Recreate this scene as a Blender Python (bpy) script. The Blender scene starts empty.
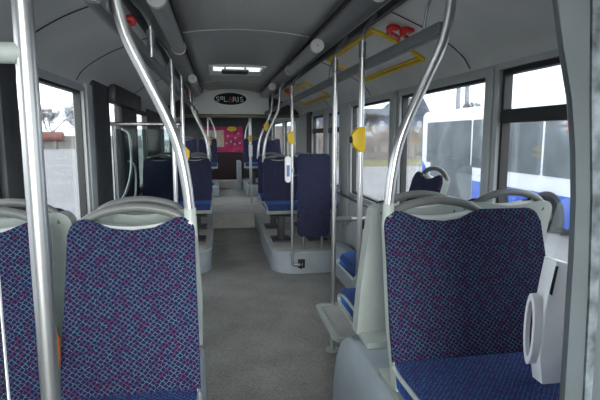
import bpy, bmesh, math, random
from mathutils import Vector, Matrix
random.seed(7)
C = bpy.context.scene
COL = C.collection
PI = math.pi

# ------------------------------------------------------------------ camera
F = 480.0
th = math.atan(64/F); ps = math.atan(82/F*math.cos(th))
cd = bpy.data.cameras.new('camera'); cam = bpy.data.objects.new('camera', cd); COL.objects.link(cam)
cd.sensor_width = 36; cd.lens = F/600*36; cd.clip_start = 0.02; cd.clip_end = 500
cam.location = (-0.24, 0, 1.55)
cam.rotation_euler = (PI/2-th, 0, -ps)
C.camera = cam
# ------------------------------------------------------------------ sky, overcast daylight
w = bpy.data.worlds.new('overcast_sky'); C.world = w; w.use_nodes = True
nt = w.node_tree; bg = nt.nodes['Background']
tc = nt.nodes.new('ShaderNodeTexCoord'); nz = nt.nodes.new('ShaderNodeTexNoise'); rp = nt.nodes.new('ShaderNodeValToRGB')
nz.inputs['Scale'].default_value = 2.2; nz.inputs['Detail'].default_value = 4
rp.color_ramp.elements[0].position = .35; rp.color_ramp.elements[0].color = (.68, .745, .84, 1)
rp.color_ramp.elements[1].position = .7; rp.color_ramp.elements[1].color = (.92, .935, .96, 1)
nt.links.new(tc.outputs['Generated'], nz.inputs['Vector']); nt.links.new(nz.outputs['Fac'], rp.inputs['Fac'])
nt.links.new(rp.outputs['Color'], bg.inputs['Color']); bg.inputs['Strength'].default_value = 1.35
sd = bpy.data.lights.new('veiled_sun', 'SUN'); sun = bpy.data.objects.new('veiled_sun', sd); COL.objects.link(sun)
sd.energy = 2.4; sd.angle = math.radians(32); sd.color = (1, .98, .95)
sun.rotation_euler = Vector((.06, 1, -.10)).to_track_quat('-Z', 'Y').to_euler()
vs = C.view_settings
vs.view_transform = 'Standard'; vs.look = 'None'; vs.gamma = 1; vs.use_curve_mapping = False
vs.exposure = 1.95
C.cycles.max_bounces = 14; C.cycles.diffuse_bounces = 8; C.cycles.transparent_max_bounces = 24
C.cycles.use_denoising = True
C.cycles.sample_clamp_indirect = 6

# ------------------------------------------------------------------ materials
def nodes_of(name):
    m = bpy.data.materials.new(name); m.use_nodes = True
    t = m.node_tree
    return m, t, t.nodes, t.links, t.nodes['Principled BSDF']
def mat(name, col, rough=.5, metal=0, var=.12, scale=9, bump=0, bscale=200, spec=.5, dirt=None):
    m, t, N, L, p = nodes_of(name)
    p.inputs['Roughness'].default_value = rough; p.inputs['Metallic'].default_value = metal
    p.inputs['Specular IOR Level'].default_value = spec
    tc = N.new('ShaderNodeTexCoord'); n = N.new('ShaderNodeTexNoise'); r = N.new('ShaderNodeValToRGB')
    n.inputs['Scale'].default_value = scale; n.inputs['Detail'].default_value = 5
    L.new(tc.outputs['Object'], n.inputs['Vector']); L.new(n.outputs['Fac'], r.inputs['Fac'])
    lo = [c*(1-var) for c in col] if dirt is None else dirt
    hi = [min(1, c*(1+var)) for c in col]
    r.color_ramp.elements[0].position = .3; r.color_ramp.elements[0].color = (*lo, 1)
    r.color_ramp.elements[1].position = .7; r.color_ramp.elements[1].color = (*hi, 1)
    L.new(r.outputs['Color'], p.inputs['Base Color'])
    if bump:
        n2 = N.new('ShaderNodeTexNoise'); n2.inputs['Scale'].default_value = bscale
        b = N.new('ShaderNodeBump'); b.inputs['Strength'].default_value = bump; b.inputs['Distance'].default_value = .002
        L.new(tc.outputs['Object'], n2.inputs['Vector']); L.new(n2.outputs['Fac'], b.inputs['Height']); L.new(b.outputs['Normal'], p.inputs['Normal'])
    return m
def glass_mat(name, tint, refl=.4):
    m = bpy.data.materials.new(name); m.use_nodes = True
    t = m.node_tree; N = t.nodes; L = t.links; N.clear()
    o = N.new('ShaderNodeOutputMaterial'); tr = N.new('ShaderNodeBsdfTransparent'); gl = N.new('ShaderNodeBsdfGlossy')
    mx = N.new('ShaderNodeMixShader'); fr = N.new('ShaderNodeFresnel'); mu = N.new('ShaderNodeMath')
    fr.inputs['IOR'].default_value = 1.35; mu.operation = 'MULTIPLY'; mu.inputs[1].default_value = refl
    tr.inputs['Color'].default_value = (*tint, 1); gl.inputs['Roughness'].default_value = .05
    L.new(fr.outputs['Fac'], mu.inputs[0]); L.new(mu.outputs[0], mx.inputs['Fac'])
    L.new(tr.outputs[0], mx.inputs[1]); L.new(gl.outputs[0], mx.inputs[2]); L.new(mx.outputs[0], o.inputs['Surface'])
    return m
def fabric_mat(name, base=(.010, .011, .038), sheen=(.14, .18, .5), sw=.45):
    m, t, N, L, p = nodes_of(name)
    uv = N.new('ShaderNodeUVMap'); mp = N.new('ShaderNodeMapping')
    mp.inputs['Rotation'].default_value = (0, 0, math.radians(38)); mp.inputs['Scale'].default_value = (74, 86, 1)
    L.new(uv.outputs['UV'], mp.inputs['Vector'])
    v = N.new('ShaderNodeTexVoronoi'); v.feature = 'DISTANCE_TO_EDGE'; v.voronoi_dimensions = '2D'
    v.inputs['Scale'].default_value = 1.0; v.inputs['Randomness'].default_value = .30
    L.new(mp.outputs['Vector'], v.inputs['Vector'])
    lt = N.new('ShaderNodeMath'); lt.operation = 'LESS_THAN'; lt.inputs[1].default_value = .068
    L.new(v.outputs['Distance'], lt.inputs[0])
    n = N.new('ShaderNodeTexNoise'); n.noise_dimensions = '2D'; n.inputs['Scale'].default_value = .5; n.inputs['Detail'].default_value = 1
    L.new(mp.outputs['Vector'], n.inputs['Vector'])
    r = N.new('ShaderNodeValToRGB'); r.color_ramp.interpolation = 'CONSTANT'
    e = r.color_ramp.elements
    e[0].position = 0; e[0].color = (.125, .036, .072, 1)
    e[1].position = .385; e[1].color = (.045, .065, .14, 1)
    x = e.new(.45); x.color = (.075, .15, .19, 1)
    x = e.new(.56); x.color = (.13, .04, .075, 1)
    x = e.new(.62); x.color = (.08, .115, .175, 1)
    L.new(n.outputs['Fac'], r.inputs['Fac'])
    mx = N.new('ShaderNodeMix'); mx.data_type = 'RGBA'
    mx.inputs['A'].default_value = (*base, 1)
    L.new(lt.outputs[0], mx.inputs['Factor']); L.new(r.outputs['Color'], mx.inputs['B'])
    L.new(mx.outputs['Result'], p.inputs['Base Color'])
    p.inputs['Roughness'].default_value = .95; p.inputs['Specular IOR Level'].default_value = .1
    p.inputs['Sheen Weight'].default_value = sw; p.inputs['Sheen Roughness'].default_value = .24
    p.inputs['Sheen Tint'].default_value = (*sheen, 1)
    return m
def perf_mat(name, col, holes):
    m, t, N, L, p = nodes_of(name)
    tc = N.new('ShaderNodeTexCoord'); mp = N.new('ShaderNodeMapping'); mp.inputs['Scale'].default_value = (70, 70, 0)
    mp.inputs['Rotation'].default_value = (0, 0, PI/4)
    v = N.new('ShaderNodeTexVoronoi'); v.voronoi_dimensions = '2D'; v.inputs['Randomness'].default_value = 0; v.inputs['Scale'].default_value = 1
    L.new(tc.outputs['Object'], mp.inputs['Vector']); L.new(mp.outputs['Vector'], v.inputs['Vector'])
    r = N.new('ShaderNodeValToRGB'); r.color_ramp.elements[0].position = .25; r.color_ramp.elements[0].color = (*holes, 1)
    r.color_ramp.elements[1].position = .37; r.color_ramp.elements[1].color = (*col, 1)
    L.new(v.outputs['Distance'], r.inputs['Fac']); L.new(r.outputs['Color'], p.inputs['Base Color'])
    p.inputs['Roughness'].default_value = .7
    return m

M_fab = fabric_mat('seat_fabric')
M_cush_lit = fabric_mat('cushion_fabric_lit', (.009, .026, .105), (.06, .22, .75), .75)  # seat fabric with bluer base and sheen; light on cushion tops painted in
M_shell = mat('pale_green_grey_plastic', (.36, .395, .37), .45, var=.08, bump=.1)
M_handle = mat('handle_grey_plastic', (.13, .135, .13), .42, var=.06)
M_plinth = mat('plinth_blue_grey', (.31, .35, .38), .55, var=.10, scale=5, bump=.2)
M_wall = mat('wall_grey_laminate', (.42, .44, .44), .55, var=.08, scale=6, bump=.15)
M_dark = mat('charcoal_trim', (.035, .038, .042), .6, var=.2)
M_black = mat('black_rubber', (.01, .01, .011), .55)
M_ceil = perf_mat('perforated_ceiling_board', (.64, .635, .61), (.10, .10, .098))
M_corn = mat('cornice_laminate', (.62, .62, .60), .45, var=.08, scale=2.5)
M_duct = mat('duct_grey', (.24, .245, .24), .35, var=.1, scale=4)
M_lamp = mat('lamp_cover_grey', (.33, .34, .335), .35, var=.05)
M_cap = mat('lamp_end_cap', (.74, .75, .72), .45, var=.06)
M_steel = mat('brushed_steel', (.50, .50, .495), .33, 1, var=.0)
M_dsteel = mat('dull_aluminium', (.30, .31, .32), .38, 1, var=.0)
M_yellow = mat('yellow_plastic', (.75, .50, .015), .45, var=.08)
M_red = mat('red_plastic', (.62, .02, .015), .4)
M_white = mat('white_plastic', (.92, .93, .94), .35, var=.04)
M_lblue = mat('pale_blue_plastic', (.16, .24, .45), .4, var=.05)
M_floor = mat('floor_vinyl', (.265, .255, .238), .62, var=.18, scale=3.2, bump=.35, bscale=350, spec=.35)
# speckle on the floor vinyl
def speckle(m, s, lo, hi):
    t = m.node_tree; N = t.nodes; L = t.links; p = N['Principled BSDF']
    old = p.inputs['Base Color'].links[0].from_socket
    tc = N.new('ShaderNodeTexCoord'); n = N.new('ShaderNodeTexNoise'); n.inputs['Scale'].default_value = s; n.inputs['Detail'].default_value = 3
    r = N.new('ShaderNodeValToRGB'); r.color_ramp.elements[0].position = .35; r.color_ramp.elements[0].color = (lo, lo, lo, 1)
    r.color_ramp.elements[1].position = .68; r.color_ramp.elements[1].color = (hi, hi, hi, 1)
    mx = N.new('ShaderNodeMix'); mx.data_type = 'RGBA'; mx.blend_type = 'MULTIPLY'; mx.inputs['Factor'].default_value = 1
    L.new(tc.outputs['Object'], n.inputs['Vector']); L.new(n.outputs['Fac'], r.inputs['Fac'])
    L.new(old, mx.inputs['A']); L.new(r.outputs['Color'], mx.inputs['B']); L.new(mx.outputs['Result'], p.inputs['Base Color'])
speckle(M_floor, 90, .72, 1.15)
M_podtop = mat('podium_top_vinyl', (.38, .375, .355), .65, var=.15, scale=4, bump=.3, bscale=350)
speckle(M_podtop, 90, .8, 1.1)
M_glass = glass_mat('window_glass', (.88, .90, .90))
M_dglass = glass_mat('smoked_glass', (.60, .66, .66), .12)
M_clear = glass_mat('partition_glass', (.90, .93, .92))
M_sign = mat('sign_dark_green', (.006, .028, .028), .6, spec=.15)
M_panel = mat('bulkhead_pale_grey', (.88, .90, .88), .5, var=.02)
M_rail = mat('rail_dark_grey', (.12, .125, .13), .4, var=.08)
M_hdr = mat('door_box_black', (.012, .012, .014), .45, var=.2)
M_gold = mat('dull_brass_lip', (.16, .14, .09), .4, .3)
M_orange = mat('orange_cloth', (.75, .17, .02), .85, var=.3, scale=25, bump=.6, bscale=60)
M_cab = mat('cab_grey_paint', (.06, .072, .078), .75, var=.15, scale=7)
M_chip = mat('chipped_edge', (.10, .12, .13), .6, 0, var=.6, scale=30, dirt=(.015, .02, .022))
M_pink = mat('pink_print', (.40, .015, .11), .6, var=.6, scale=6)
M_cream = mat('cream_print', (.45, .35, .27), .6, var=.25, scale=14)
M_maroon = mat('dark_maroon_cover', (.018, .006, .009), .8)
M_hatch = mat('hatch_opal_pane', (.8, .85, .9), .4)
_p = M_hatch.node_tree.nodes['Principled BSDF']; _p.inputs['Transmission Weight'].default_value = .9; _p.inputs['Roughness'].default_value = .6

# ------------------------------------------------------------------ mesh helpers (world coordinates unless a part of a seat)
def obj(name, bm, m, parent=None, smooth=True, label=None, local=False):
    bmesh.ops.recalc_face_normals(bm, faces=bm.faces[:])
    me = bpy.data.meshes.new(name); o = bpy.data.objects.new(name, me); COL.objects.link(o)
    if parent is not None:
        o.parent = parent
        if not local:
            p = parent; off = Vector((0, 0, 0))
            while p is not None: off += p.location; p = p.parent
            for v in bm.verts: v.co -= off
    elif not local:
        xs = [v.co.x for v in bm.verts]; ys = [v.co.y for v in bm.verts]; zs = [v.co.z for v in bm.verts]
        off = Vector(((min(xs)+max(xs))/2, (min(ys)+max(ys))/2, min(zs)))
        for v in bm.verts: v.co -= off
        o.location = off
    if smooth:
        for f in bm.faces: f.smooth = True
        for e in bm.edges:
            if len(e.link_faces) == 2 and e.calc_face_angle(0) > math.radians(38): e.smooth = False
    bm.to_mesh(me); bm.free()
    me.materials.append(m)
    if label: o['label'] = label
    return o
def empty(name, loc, label=None, cat=None, group=None, kind=None, rz=0):
    o = bpy.data.objects.new(name, None); COL.objects.link(o); o.location = loc; o.rotation_euler = (0, 0, rz)
    o.empty_display_size = .1
    return tag(o, label, cat, group, kind)
def tag(o, label=None, cat=None, group=None, kind=None):
    if label: o['label'] = label
    if cat: o['category'] = cat
    if group: o['group'] = group
    if kind: o['kind'] = kind
    return o
def struct(name, bm, m, **k): return tag(obj(name, bm, m, **k), kind='structure')
def box(bm, x0, x1, y0, y1, z0, z1, bev=0, seg=2):
    r = bmesh.ops.create_cube(bm, size=1, matrix=Matrix.Translation(((x0+x1)/2, (y0+y1)/2, (z0+z1)/2)) @ Matrix.Diagonal((abs(x1-x0), abs(y1-y0), abs(z1-z0), 1)))
    if bev:
        es = set(e for v in r['verts'] for e in v.link_edges)
        bmesh.ops.bevel(bm, geom=list(es), offset=bev, segments=seg, affect='EDGES', profile=.5)
    return bm
def B(*a, **k): return box(bmesh.new(), *a, **k)
def smooth_path(pts, n=6):
    pts = [Vector(p) for p in pts]
    if len(pts) < 3: return pts
    out = []
    P = [pts[0]*2-pts[1]] + pts + [pts[-1]*2-pts[-2]]
    for i in range(1, len(P)-2):
        for k in range(n):
            t = k/n; a, b, c, d = P[i-1:i+3]
            out.append(.5*((2*b) + (c-a)*t + (2*a-5*b+4*c-d)*t*t + (3*b-a-3*c+d)*t**3))
    out.append(pts[-1]); return out
def tube(bm, pts, r, seg=14, sm=6, r2=None):
    P = smooth_path(pts, sm) if sm else [Vector(p) for p in pts]
    n = len(P); rings = []; up = None
    for i, p in enumerate(P):
        d = (P[min(i+1, n-1)] - P[max(i-1, 0)]).normalized()
        if up is None: up = Vector((0, 0, 1)) if abs(d.z) < .9 else Vector((1, 0, 0))
        a = d.cross(up).normalized(); up = a.cross(d).normalized()
        rr = r if r2 is None else r+(r2-r)*i/(n-1)
        rings.append([bm.verts.new(p + (a*math.cos(2*PI*k/seg) + up*math.sin(2*PI*k/seg))*rr) for k in range(seg)])
    for i in range(n-1):
        for k in range(seg): bm.faces.new((rings[i][k], rings[i][(k+1) % seg], rings[i+1][(k+1) % seg], rings[i+1][k]))
    bm.faces.new(rings[0][::-1]); bm.faces.new(rings[-1])
    return bm
def T(*a, **k): return tube(bmesh.new(), *a, **k)
def prism(bm, outline, axis, a, b, bev=0, seg=2):
    """extrude a 2D outline; axis x: (y,z) outline, y: (x,z), z: (x,y)"""
    f = {'x': lambda u, v, w: (w, u, v), 'y': lambda u, v, w: (u, w, v), 'z': lambda u, v, w: (u, v, w)}[axis]
    A = [bm.verts.new(f(u, v, a)) for u, v in outline]; Bv = [bm.verts.new(f(u, v, b)) for u, v in outline]
    n = len(A); fa = bm.faces.new(A); fb = bm.faces.new(Bv[::-1])
    for i in range(n): bm.faces.new((A[i], Bv[i], Bv[(i+1) % n], A[(i+1) % n]))
    if bev:
        bmesh.ops.bevel(bm, geom=list(fa.edges)+list(fb.edges), offset=bev, segments=seg, affect='EDGES', profile=.5)
    return bm
def Pr(*a, **k): return prism(bmesh.new(), *a, **k)
def disc(bm, c, d, r, t, seg=20):
    c = Vector(c); d = Vector(d).normalized()
    return tube(bm, [c-d*t/2, c+d*t/2], r, seg, 0)
def rrect(x0, x1, y0, y1, r, n=5):
    out = []
    for cx, cy, a0 in ((x1-r, y1-r, 0), (x0+r, y1-r, 90), (x0+r, y0+r, 180), (x1-r, y0+r, 270)):
        for k in range(n+1):
            a = math.radians(a0+90*k/n); out.append((cx+r*math.cos(a), cy+r*math.sin(a)))
    return out
def ring_frame(bm, outer, inner, axis, a, b):
    f = {'x': lambda u, v, w: (w, u, v), 'y': lambda u, v, w: (u, w, v), 'z': lambda u, v, w: (u, v, w)}[axis]
    vs_ = [[bm.verts.new(f(u, v, w_)) for u, v in L] for L in (outer, inner) for w_ in (a, b)]
    oa, ob, ia, ib = vs_; n = len(oa)
    for i in range(n):
        j = (i+1) % n
        bm.faces.new((oa[i], oa[j], ob[j], ob[i])); bm.faces.new((ia[i], ib[i], ib[j], ia[j]))
        bm.faces.new((oa[i], ia[i], ia[j], oa[j])); bm.faces.new((ob[i], ob[j], ib[j], ib[i]))
    return bm
def copy_tree(o, parent=None):
    c = o.copy(); COL.objects.link(c); c.parent = parent
    for ch in list(o.children): copy_tree(ch, c)
    return c

# ================================================================== THE SETTING
XW = 1.2; Y0 = -1.9; Y1 = 13.2; WT = 1.93
# window openings: (y0, y1, z0, z1)
RW = [(-1.55, .35, .95, 1.86), (1.02, 2.31, .93, 1.885), (2.44, 3.68, .93, 1.865), (3.91, 5.10, .93, 1.865), (5.62, 6.24, .93, 1.84), (6.50, 7.30, .93, 1.84), (8.9, 10.5, 1.05, 1.86), (10.8, 12.8, 1.15, 1.86)]
LW = [(-1.6, -.3, .15, 1.9), (.35, 2.22, .95, 1.86), (2.54, 3.72, .93, 1.87), (4.50, 5.12, .25, 1.90), (6.02, 6.85, .90, 1.84), (8.9, 10.5, 1.05, 1.86), (10.8, 12.8, 1.15, 1.86)]
def wall(name, x0, x1, ops, mt):
    bm = bmesh.new(); y = Y0
    for a, b, c, d in ops:
        box(bm, x0, x1, y, a, -.30, WT+.02); box(bm, x0, x1, a, b, -.30, c); box(bm, x0, x1, a, b, d, WT+.02); y = b
    box(bm, x0, x1, y, Y1, -.30, WT+.02)
    return struct(name, bm, mt, smooth=False)
wall('wall_right', XW, XW+.06, RW, M_wall)
wall('wall_left', -XW-.06, -XW, LW, M_wall)
# front wall with windscreen opening, rear wall
bm = bmesh.new()
box(bm, -1.2, 1.2, Y0-.06, Y0, -.3, .85); box(bm, -1.2, 1.2, Y0-.06, Y0, 2.28, 2.42); box(bm, -1.2, -1.1, Y0-.06, Y0, .85, 2.28); box(bm, 1.1, 1.2, Y0-.06, Y0, .85, 2.28)
struct('wall_front', bm, M_wall, smooth=False)
bm = bmesh.new(); box(bm, -1.2, 1.2, Y1, Y1+.06, -.3, 2.42)
struct('wall_rear', bm, M_dark, smooth=False)
wn = [0]
def window(side, y0, y1, z0, z1, hopper=None, gl=None, frame=None):
    wn[0] += 1
    s = 1 if side == 'r' else -1
    e = empty('window_%d' % wn[0], (s*XW, (y0+y1)/2, z0), kind='structure')
    g = gl or M_glass; fm = frame or M_wall
    xs = sorted((s*(XW+.030), s*(XW+.036)))
    obj('window_glass', B(xs[0], xs[1], y0, y1, z0, z1), g, e, smooth=False)
    o = [(y0, z0), (y1, z0), (y1, z1), (y0, z1)]; k = .018
    i = [(y0+k, z0+k), (y1-k, z0+k), (y1-k, z1-k), (y0+k, z1-k)]
    obj('window_seal', ring_frame(bmesh.new(), o, i, 'x', s*(XW+.005), s*(XW+.05)), M_black, e, smooth=False)
    k2 = .04
    o2 = [(y0-k2, z0-k2), (y1+k2, z0-k2), (y1+k2, z1+k2*.7), (y0-k2, z1+k2*.7)]
    obj('window_frame', ring_frame(bmesh.new(), o2, o, 'x', s*(XW-.016), s*(XW-.0005)), fm, e, smooth=False)
    if hopper:
        xa = sorted((s*(XW-.01), s*(XW+.045)))
        bm = B(xa[0], xa[1], y0+.018, y1-.018, hopper-.028, hopper+.028)
        obj('hopper_bar', bm, M_black, e, smooth=False)
        bm = bmesh.new(); oo = [(y0+.018, hopper+.028), (y1-.018, hopper+.028), (y1-.018, z1-.018), (y0+.018, z1-.018)]
        ii = [(y0+.035, hopper+.038), (y1-.035, hopper+.038), (y1-.035, z1-.028), (y0+.035, z1-.028)]
        obj('hopper_frame', ring_frame(bm, oo, ii, 'x', s*(XW-.004), s*(XW+.04)), M_black, e, smooth=False)
    return e
window('r', *RW[0]); window('r', *RW[1], hopper=1.645); window('r', *RW[2]); window('r', *RW[3])
window('r', *RW[4], hopper=1.62); window('r', *RW[5], hopper=1.62)
window('l', *LW[1]); window('l', *LW[2]); window('l', *LW[4], frame=M_dark); window('l', *LW[5]); window('l', *LW[6]); window('r', *RW[6]); window('r', *RW[7])
e = empty('window_%d' % (wn[0]+1), (0, Y0, .85), kind='structure')
obj('windscreen_glass', B(-1.1, 1.1, Y0-.035, Y0-.029, .85, 2.28), M_glass, e, smooth=False)
# doors in the left wall
def door(n, y0, y1, z0, z1):
    e = empty('door_%d' % n, (-XW, (y0+y1)/2, z0), kind='structure')
    obj('door_glass', B(-XW-.036, -XW-.03, y0, y1, z0, z1), M_glass, e, smooth=False)
    o = [(y0, z0), (y1, z0), (y1, z1), (y0, z1)]; k = .03
    i = [(y0+k, z0+k), (y1-k, z0+k), (y1-k, z1-k), (y0+k, z1-k)]
    obj('door_frame', ring_frame(bmesh.new(), o, i, 'x', -XW-.05, -XW-.002), M_black, e, smooth=False)
    return e
door(1, *LW[0])
d2 = door(2, *LW[3])
obj('door_handle', tube(tube(bmesh.new(), [(-1.17, 4.98, 1.62), (-1.10, 4.98, 1.55), (-1.10, 4.98, 1.20), (-1.13, 4.72, .98), (-1.19, 4.66, .97)], .013, 10),
    [(-1.17, 5.22, 1.3), (-1.10, 5.22, 1.22), (-1.10, 5.12, .9), (-1.17, 5.05, .7)], .013, 10), M_steel, d2)
# charcoal column and pale strip between the window and the doors, dark door box above
struct('trim_1', B(-XW, -1.165, 3.93, 4.46, -.01, 1.975, bev=.006), M_dark)
struct('trim_2', B(-XW, -1.17, 3.765, 3.92, .0, 1.93, bev=.006), M_wall)
bm = B(-XW, -1.11, 4.47, 5.9, 1.84, 2.0, bev=.006)
dbx = struct('trim_3', bm, M_hdr)
struct('trim_4', B(-XW, -1.19, 5.14, 5.98, .0, 1.84), M_dark)
struct('trim_5', B(-XW, -1.19, 6.90, 8.4, .0, 1.92), M_dark)
struct('trim_6', B(1.17, XW, 7.36, 7.7, .0, 1.92), M_dark)
# right pillars standing proud of the wall, with seams
for i, (a, b) in enumerate(((2.355, 2.40), (3.75, 3.84), (5.18, 5.52), (6.30, 6.44))):
    struct('trim_%d' % (7+i), B(1.172, XW, a, b, .55, 1.905, bev=.008), M_wall)
struct('trim_11', B(-XW, -1.16, 2.30, 2.485, .0, 1.93, bev=.008), M_dark)
struct('trim_12', B(1.18, XW, 2.42, 5.14, .875, .888), M_black, smooth=False)
# floor
bm = bmesh.new(); box(bm, -1.2, 1.2, Y0, 8.1, -.04, 0)
struct('floor', bm, M_floor, smooth=False)
bm = bmesh.new()
box(bm, -1.2, 1.2, 8.1, 12.2, -.04, .25, bev=.008); box(bm, -1.2, 1.2, 12.2, Y1, -.04, .42, bev=.008)
struct('floor_rear_step', bm, M_podtop)
# ceiling: centre board with hatch opening, plus openings for the added hatches
xs_ = [-.5, -.40, -.29, -.15, 0, .15, .29, .40, .5]
ys_ = [Y0, 0, 1.0, 1.7, 3.88, 3.89, 5.72, 6.10, 8.6, 9.9, 10.6, Y1]
zc = lambda x: 2.372-.16*x*x
bm = bmesh.new(); g = {}
for i, x in enumerate(xs_):
    for j, y in enumerate(ys_): g[i, j] = bm.verts.new((x, y, zc(x)))
for i in range(len(xs_)-1):
    for j in range(len(ys_)-1):
        if ys_[j] in (1.0, 5.72, 9.9) and -.29 <= xs_[i] < .29: continue
        bm.faces.new((g[i, j], g[i+1, j], g[i+1, j+1], g[i, j+1]))
ce = struct('ceiling', bm, M_ceil)
md = ce.modifiers.new('thick', 'SOLIDIFY'); md.thickness = .012; md.offset = 1
for y in (.8, 3.885, 7.4):
    bm = bmesh.new()
    tube(bm, [(x, y, zc(x)-.003) for x in (-.49, -.3, -.1, .1, .3, .49)], .0035, 6)
    struct('trim_%d' % (20+int(y)), bm, M_cap)
def cornice(s):
    P = [(1.2, 1.92), (1.185, 1.955), (1.15, 1.995), (1.07, 2.06), (.95, 2.13), (.80, 2.195), (.655, 2.25)]
    Q = [(x+.012, z+.012) for x, z in P[::-1]]
    return Pr([(s*x, z) for x, z in P+Q], 'y', Y0, Y1)
struct('trim_13', cornice(1), M_corn); struct('trim_14', cornice(-1), M_corn)
# seams of the cornice panels: black piping
def cseam(s, y, dy):
    P = [(.68, 2.236), (.80, 2.188), (.95, 2.124), (1.07, 2.055), (1.15, 1.99), (1.19, 1.93)]
    return T([(s*x, y+dy*(1-(x-.68)/.52), z) for x, z in P], .003, 6)
k = 30
for s, y, dy in ((1, 2.62, .0), (1, 4.45, .0), (1, 6.2, 0), (-1, 2.56, 0), (-1, 3.58, 0), (-1, 5.6, 0)):
    struct('trim_%d' % k, cseam(s, y, dy), M_black); k += 1
# light ducts along both ceiling edges
for s, nm in ((1, 'trim_15'), (-1, 'trim_16')):
    P = [(.492, 2.36), (.497, 2.325), (.51, 2.318), (.525, 2.295), (.56, 2.282), (.62, 2.265), (.655, 2.25), (.66, 2.36)]
    struct(nm, Pr([(s*x, z) for x, z in P], 'y', Y0, Y1), M_duct)
    struct('trim_%d' % (17 if s > 0 else 18), B(*sorted((s*.655, s*.69)), Y0, 8.6, 2.205, 2.245, bev=.004), M_black)
    struct('trim_%d' % (40 if s > 0 else 41), B(*sorted((s*.494, s*.508)), Y0, 8.6, 2.296, 2.322), M_black)
# ------------------------------------------------------------------ ceiling lamps
lamp_lab = {(1, .9): 'long grey ceiling lamp tube above the wide right seat, partly out of frame',
            (1, 3.75): 'long grey ceiling lamp tube with pale end cap right of the ceiling boards',
            (-1, 2.6): 'long grey ceiling lamp tube with pale end cap left, nearest the camera',
            (-1, 6.1): 'grey ceiling lamp tube with pale end cap left, beside the bulkhead sign',
            (1, 6.9): 'far grey ceiling lamp tube at right beside the bulkhead'}
for (s, y), lab in lamp_lab.items():
    x = s*.530; z = 2.240; L_ = 1.4
    e = empty('ceiling_lamp', (x, y, z), lab, 'lamp', 'tube lamps along the ceiling ducts')
    obj('lamp_tube', T([(x, y+.012, z), (x, y+L_, z)], .0515, 24, 0), M_lamp, e)
    bm = bmesh.new(); tube(bm, [(x, y-.012, z), (x, y+.0, z), (x, y+.03, z)], .052, 24, 0)
    cp = obj('end_cap', bm, M_cap, e)
    obj('cap_screw', disc(bmesh.new(), (x, y-.014, z), (0, 1, 0), .006, .006, 10), M_dsteel, cp)
    obj('end_ring', ring_frame(bmesh.new(), [(x+.057*math.cos(a*PI/12), z+.057*math.sin(a*PI/12)) for a in range(24)], [(x+.05*math.cos(a*PI/12), z+.05*math.sin(a*PI/12)) for a in range(24)], 'y', y+L_-.01, y+L_+.004), M_cap, e)

# ------------------------------------------------------------------ roof hatch
def roof_hatch(a, b, lab):
    e = empty('roof_hatch', (0, (a+b)/2, 2.36), lab, 'hatch')
    o = [(-.33, a-.04), (.33, a-.04), (.33, b+.38), (-.33, b+.38)]; i = [(-.285, a+.01), (.285, a+.01), (.285, b-.01), (-.285, b-.01)]
    obj('hatch_frame', ring_frame(bmesh.new(), o, i, 'z', 2.335, 2.352), M_panel, e, smooth=False)
    o = [(-.29, a), (.29, a), (.29, b), (-.29, b)]; i = [(-.28, a+.01), (.28, a+.01), (.28, b-.01), (-.28, b-.01)]
    obj('hatch_well', ring_frame(bmesh.new(), o, i, 'z', 2.353, 2.45), M_panel, e, smooth=False)
    obj('hatch_pane', B(-.30, .30, a-.01, b+.01, 2.452, 2.458), M_clear, e, smooth=False)
    m = (a+b)/2
    h_ = obj('hatch_handle', B(-.18, .14, m-.03, m+.24, 2.305, 2.335, bev=.012), M_dark, e)
    for x in (-.14, .10): obj('handle_bracket', B(x-.01, x+.01, m+.02, m+.05, 2.336, 2.451), M_dark, h_)
roof_hatch(5.72, 6.10, 'pale framed roof hatch glowing in the middle of the ceiling')
roof_hatch(1.0, 1.7, 'added unseen roof hatch above the near seats, letting in extra daylight')  # out of view, added to bring more light onto floor and ceiling
roof_hatch(9.9, 10.6, 'added unseen roof hatch of the rear section, letting in extra daylight')  # unseen behind the bulkhead, added to brighten the far end

# ------------------------------------------------------------------ bulkhead with the oval sign
BY = 8.6
e = empty('trim_19', (0, BY, 1.9), kind='structure')
top = [(.60, 2.20), (.5, 2.285), (.4, 2.32), (.2, 2.35), (0, 2.36), (-.2, 2.35), (-.4, 2.32), (-.5, 2.285), (-.60, 2.20)]
obj('bulkhead_panel', Pr([(-.66, 1.93), (.66, 1.93)]+[(.66, 2.20)]+top+[(-.66, 2.20)], 'y', BY, BY+.05, bev=.008), M_panel, e)
obj('bulkhead_lip', B(-1.19, 1.19, BY-.03, BY+.08, 1.87, 1.925, bev=.01), M_gold, e)
bm = bmesh.new(); box(bm, -1.19, -.66, BY, BY+.05, 1.92, 2.24); box(bm, .66, 1.19, BY, BY+.05, 1.92, 2.24)
obj('bulkhead_side', bm, M_dark, e, smooth=False)
sg = empty('bus_sign', (0, BY-.02, 2.08), 'oval dark sign reading SOLARIS on the pale bulkhead above the aisle', 'sign')
cz = 2.19; cx = -.015
ell = lambda a, b, n=40: [(cx+a*math.cos(2*PI*k/n), cz+b*math.sin(2*PI*k/n)) for k in range(n)]
obj('sign_plate', Pr(ell(.285, .108), 'y', BY-.012, BY-.001), M_sign, sg)
obj('sign_rim', ring_frame(bmesh.new(), ell(.297, .118), ell(.280, .104), 'y', BY-.018, BY-.001), M_white, sg)
M_letter = mat('sign_letter_white', (.75, .78, .78), .4)
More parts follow.
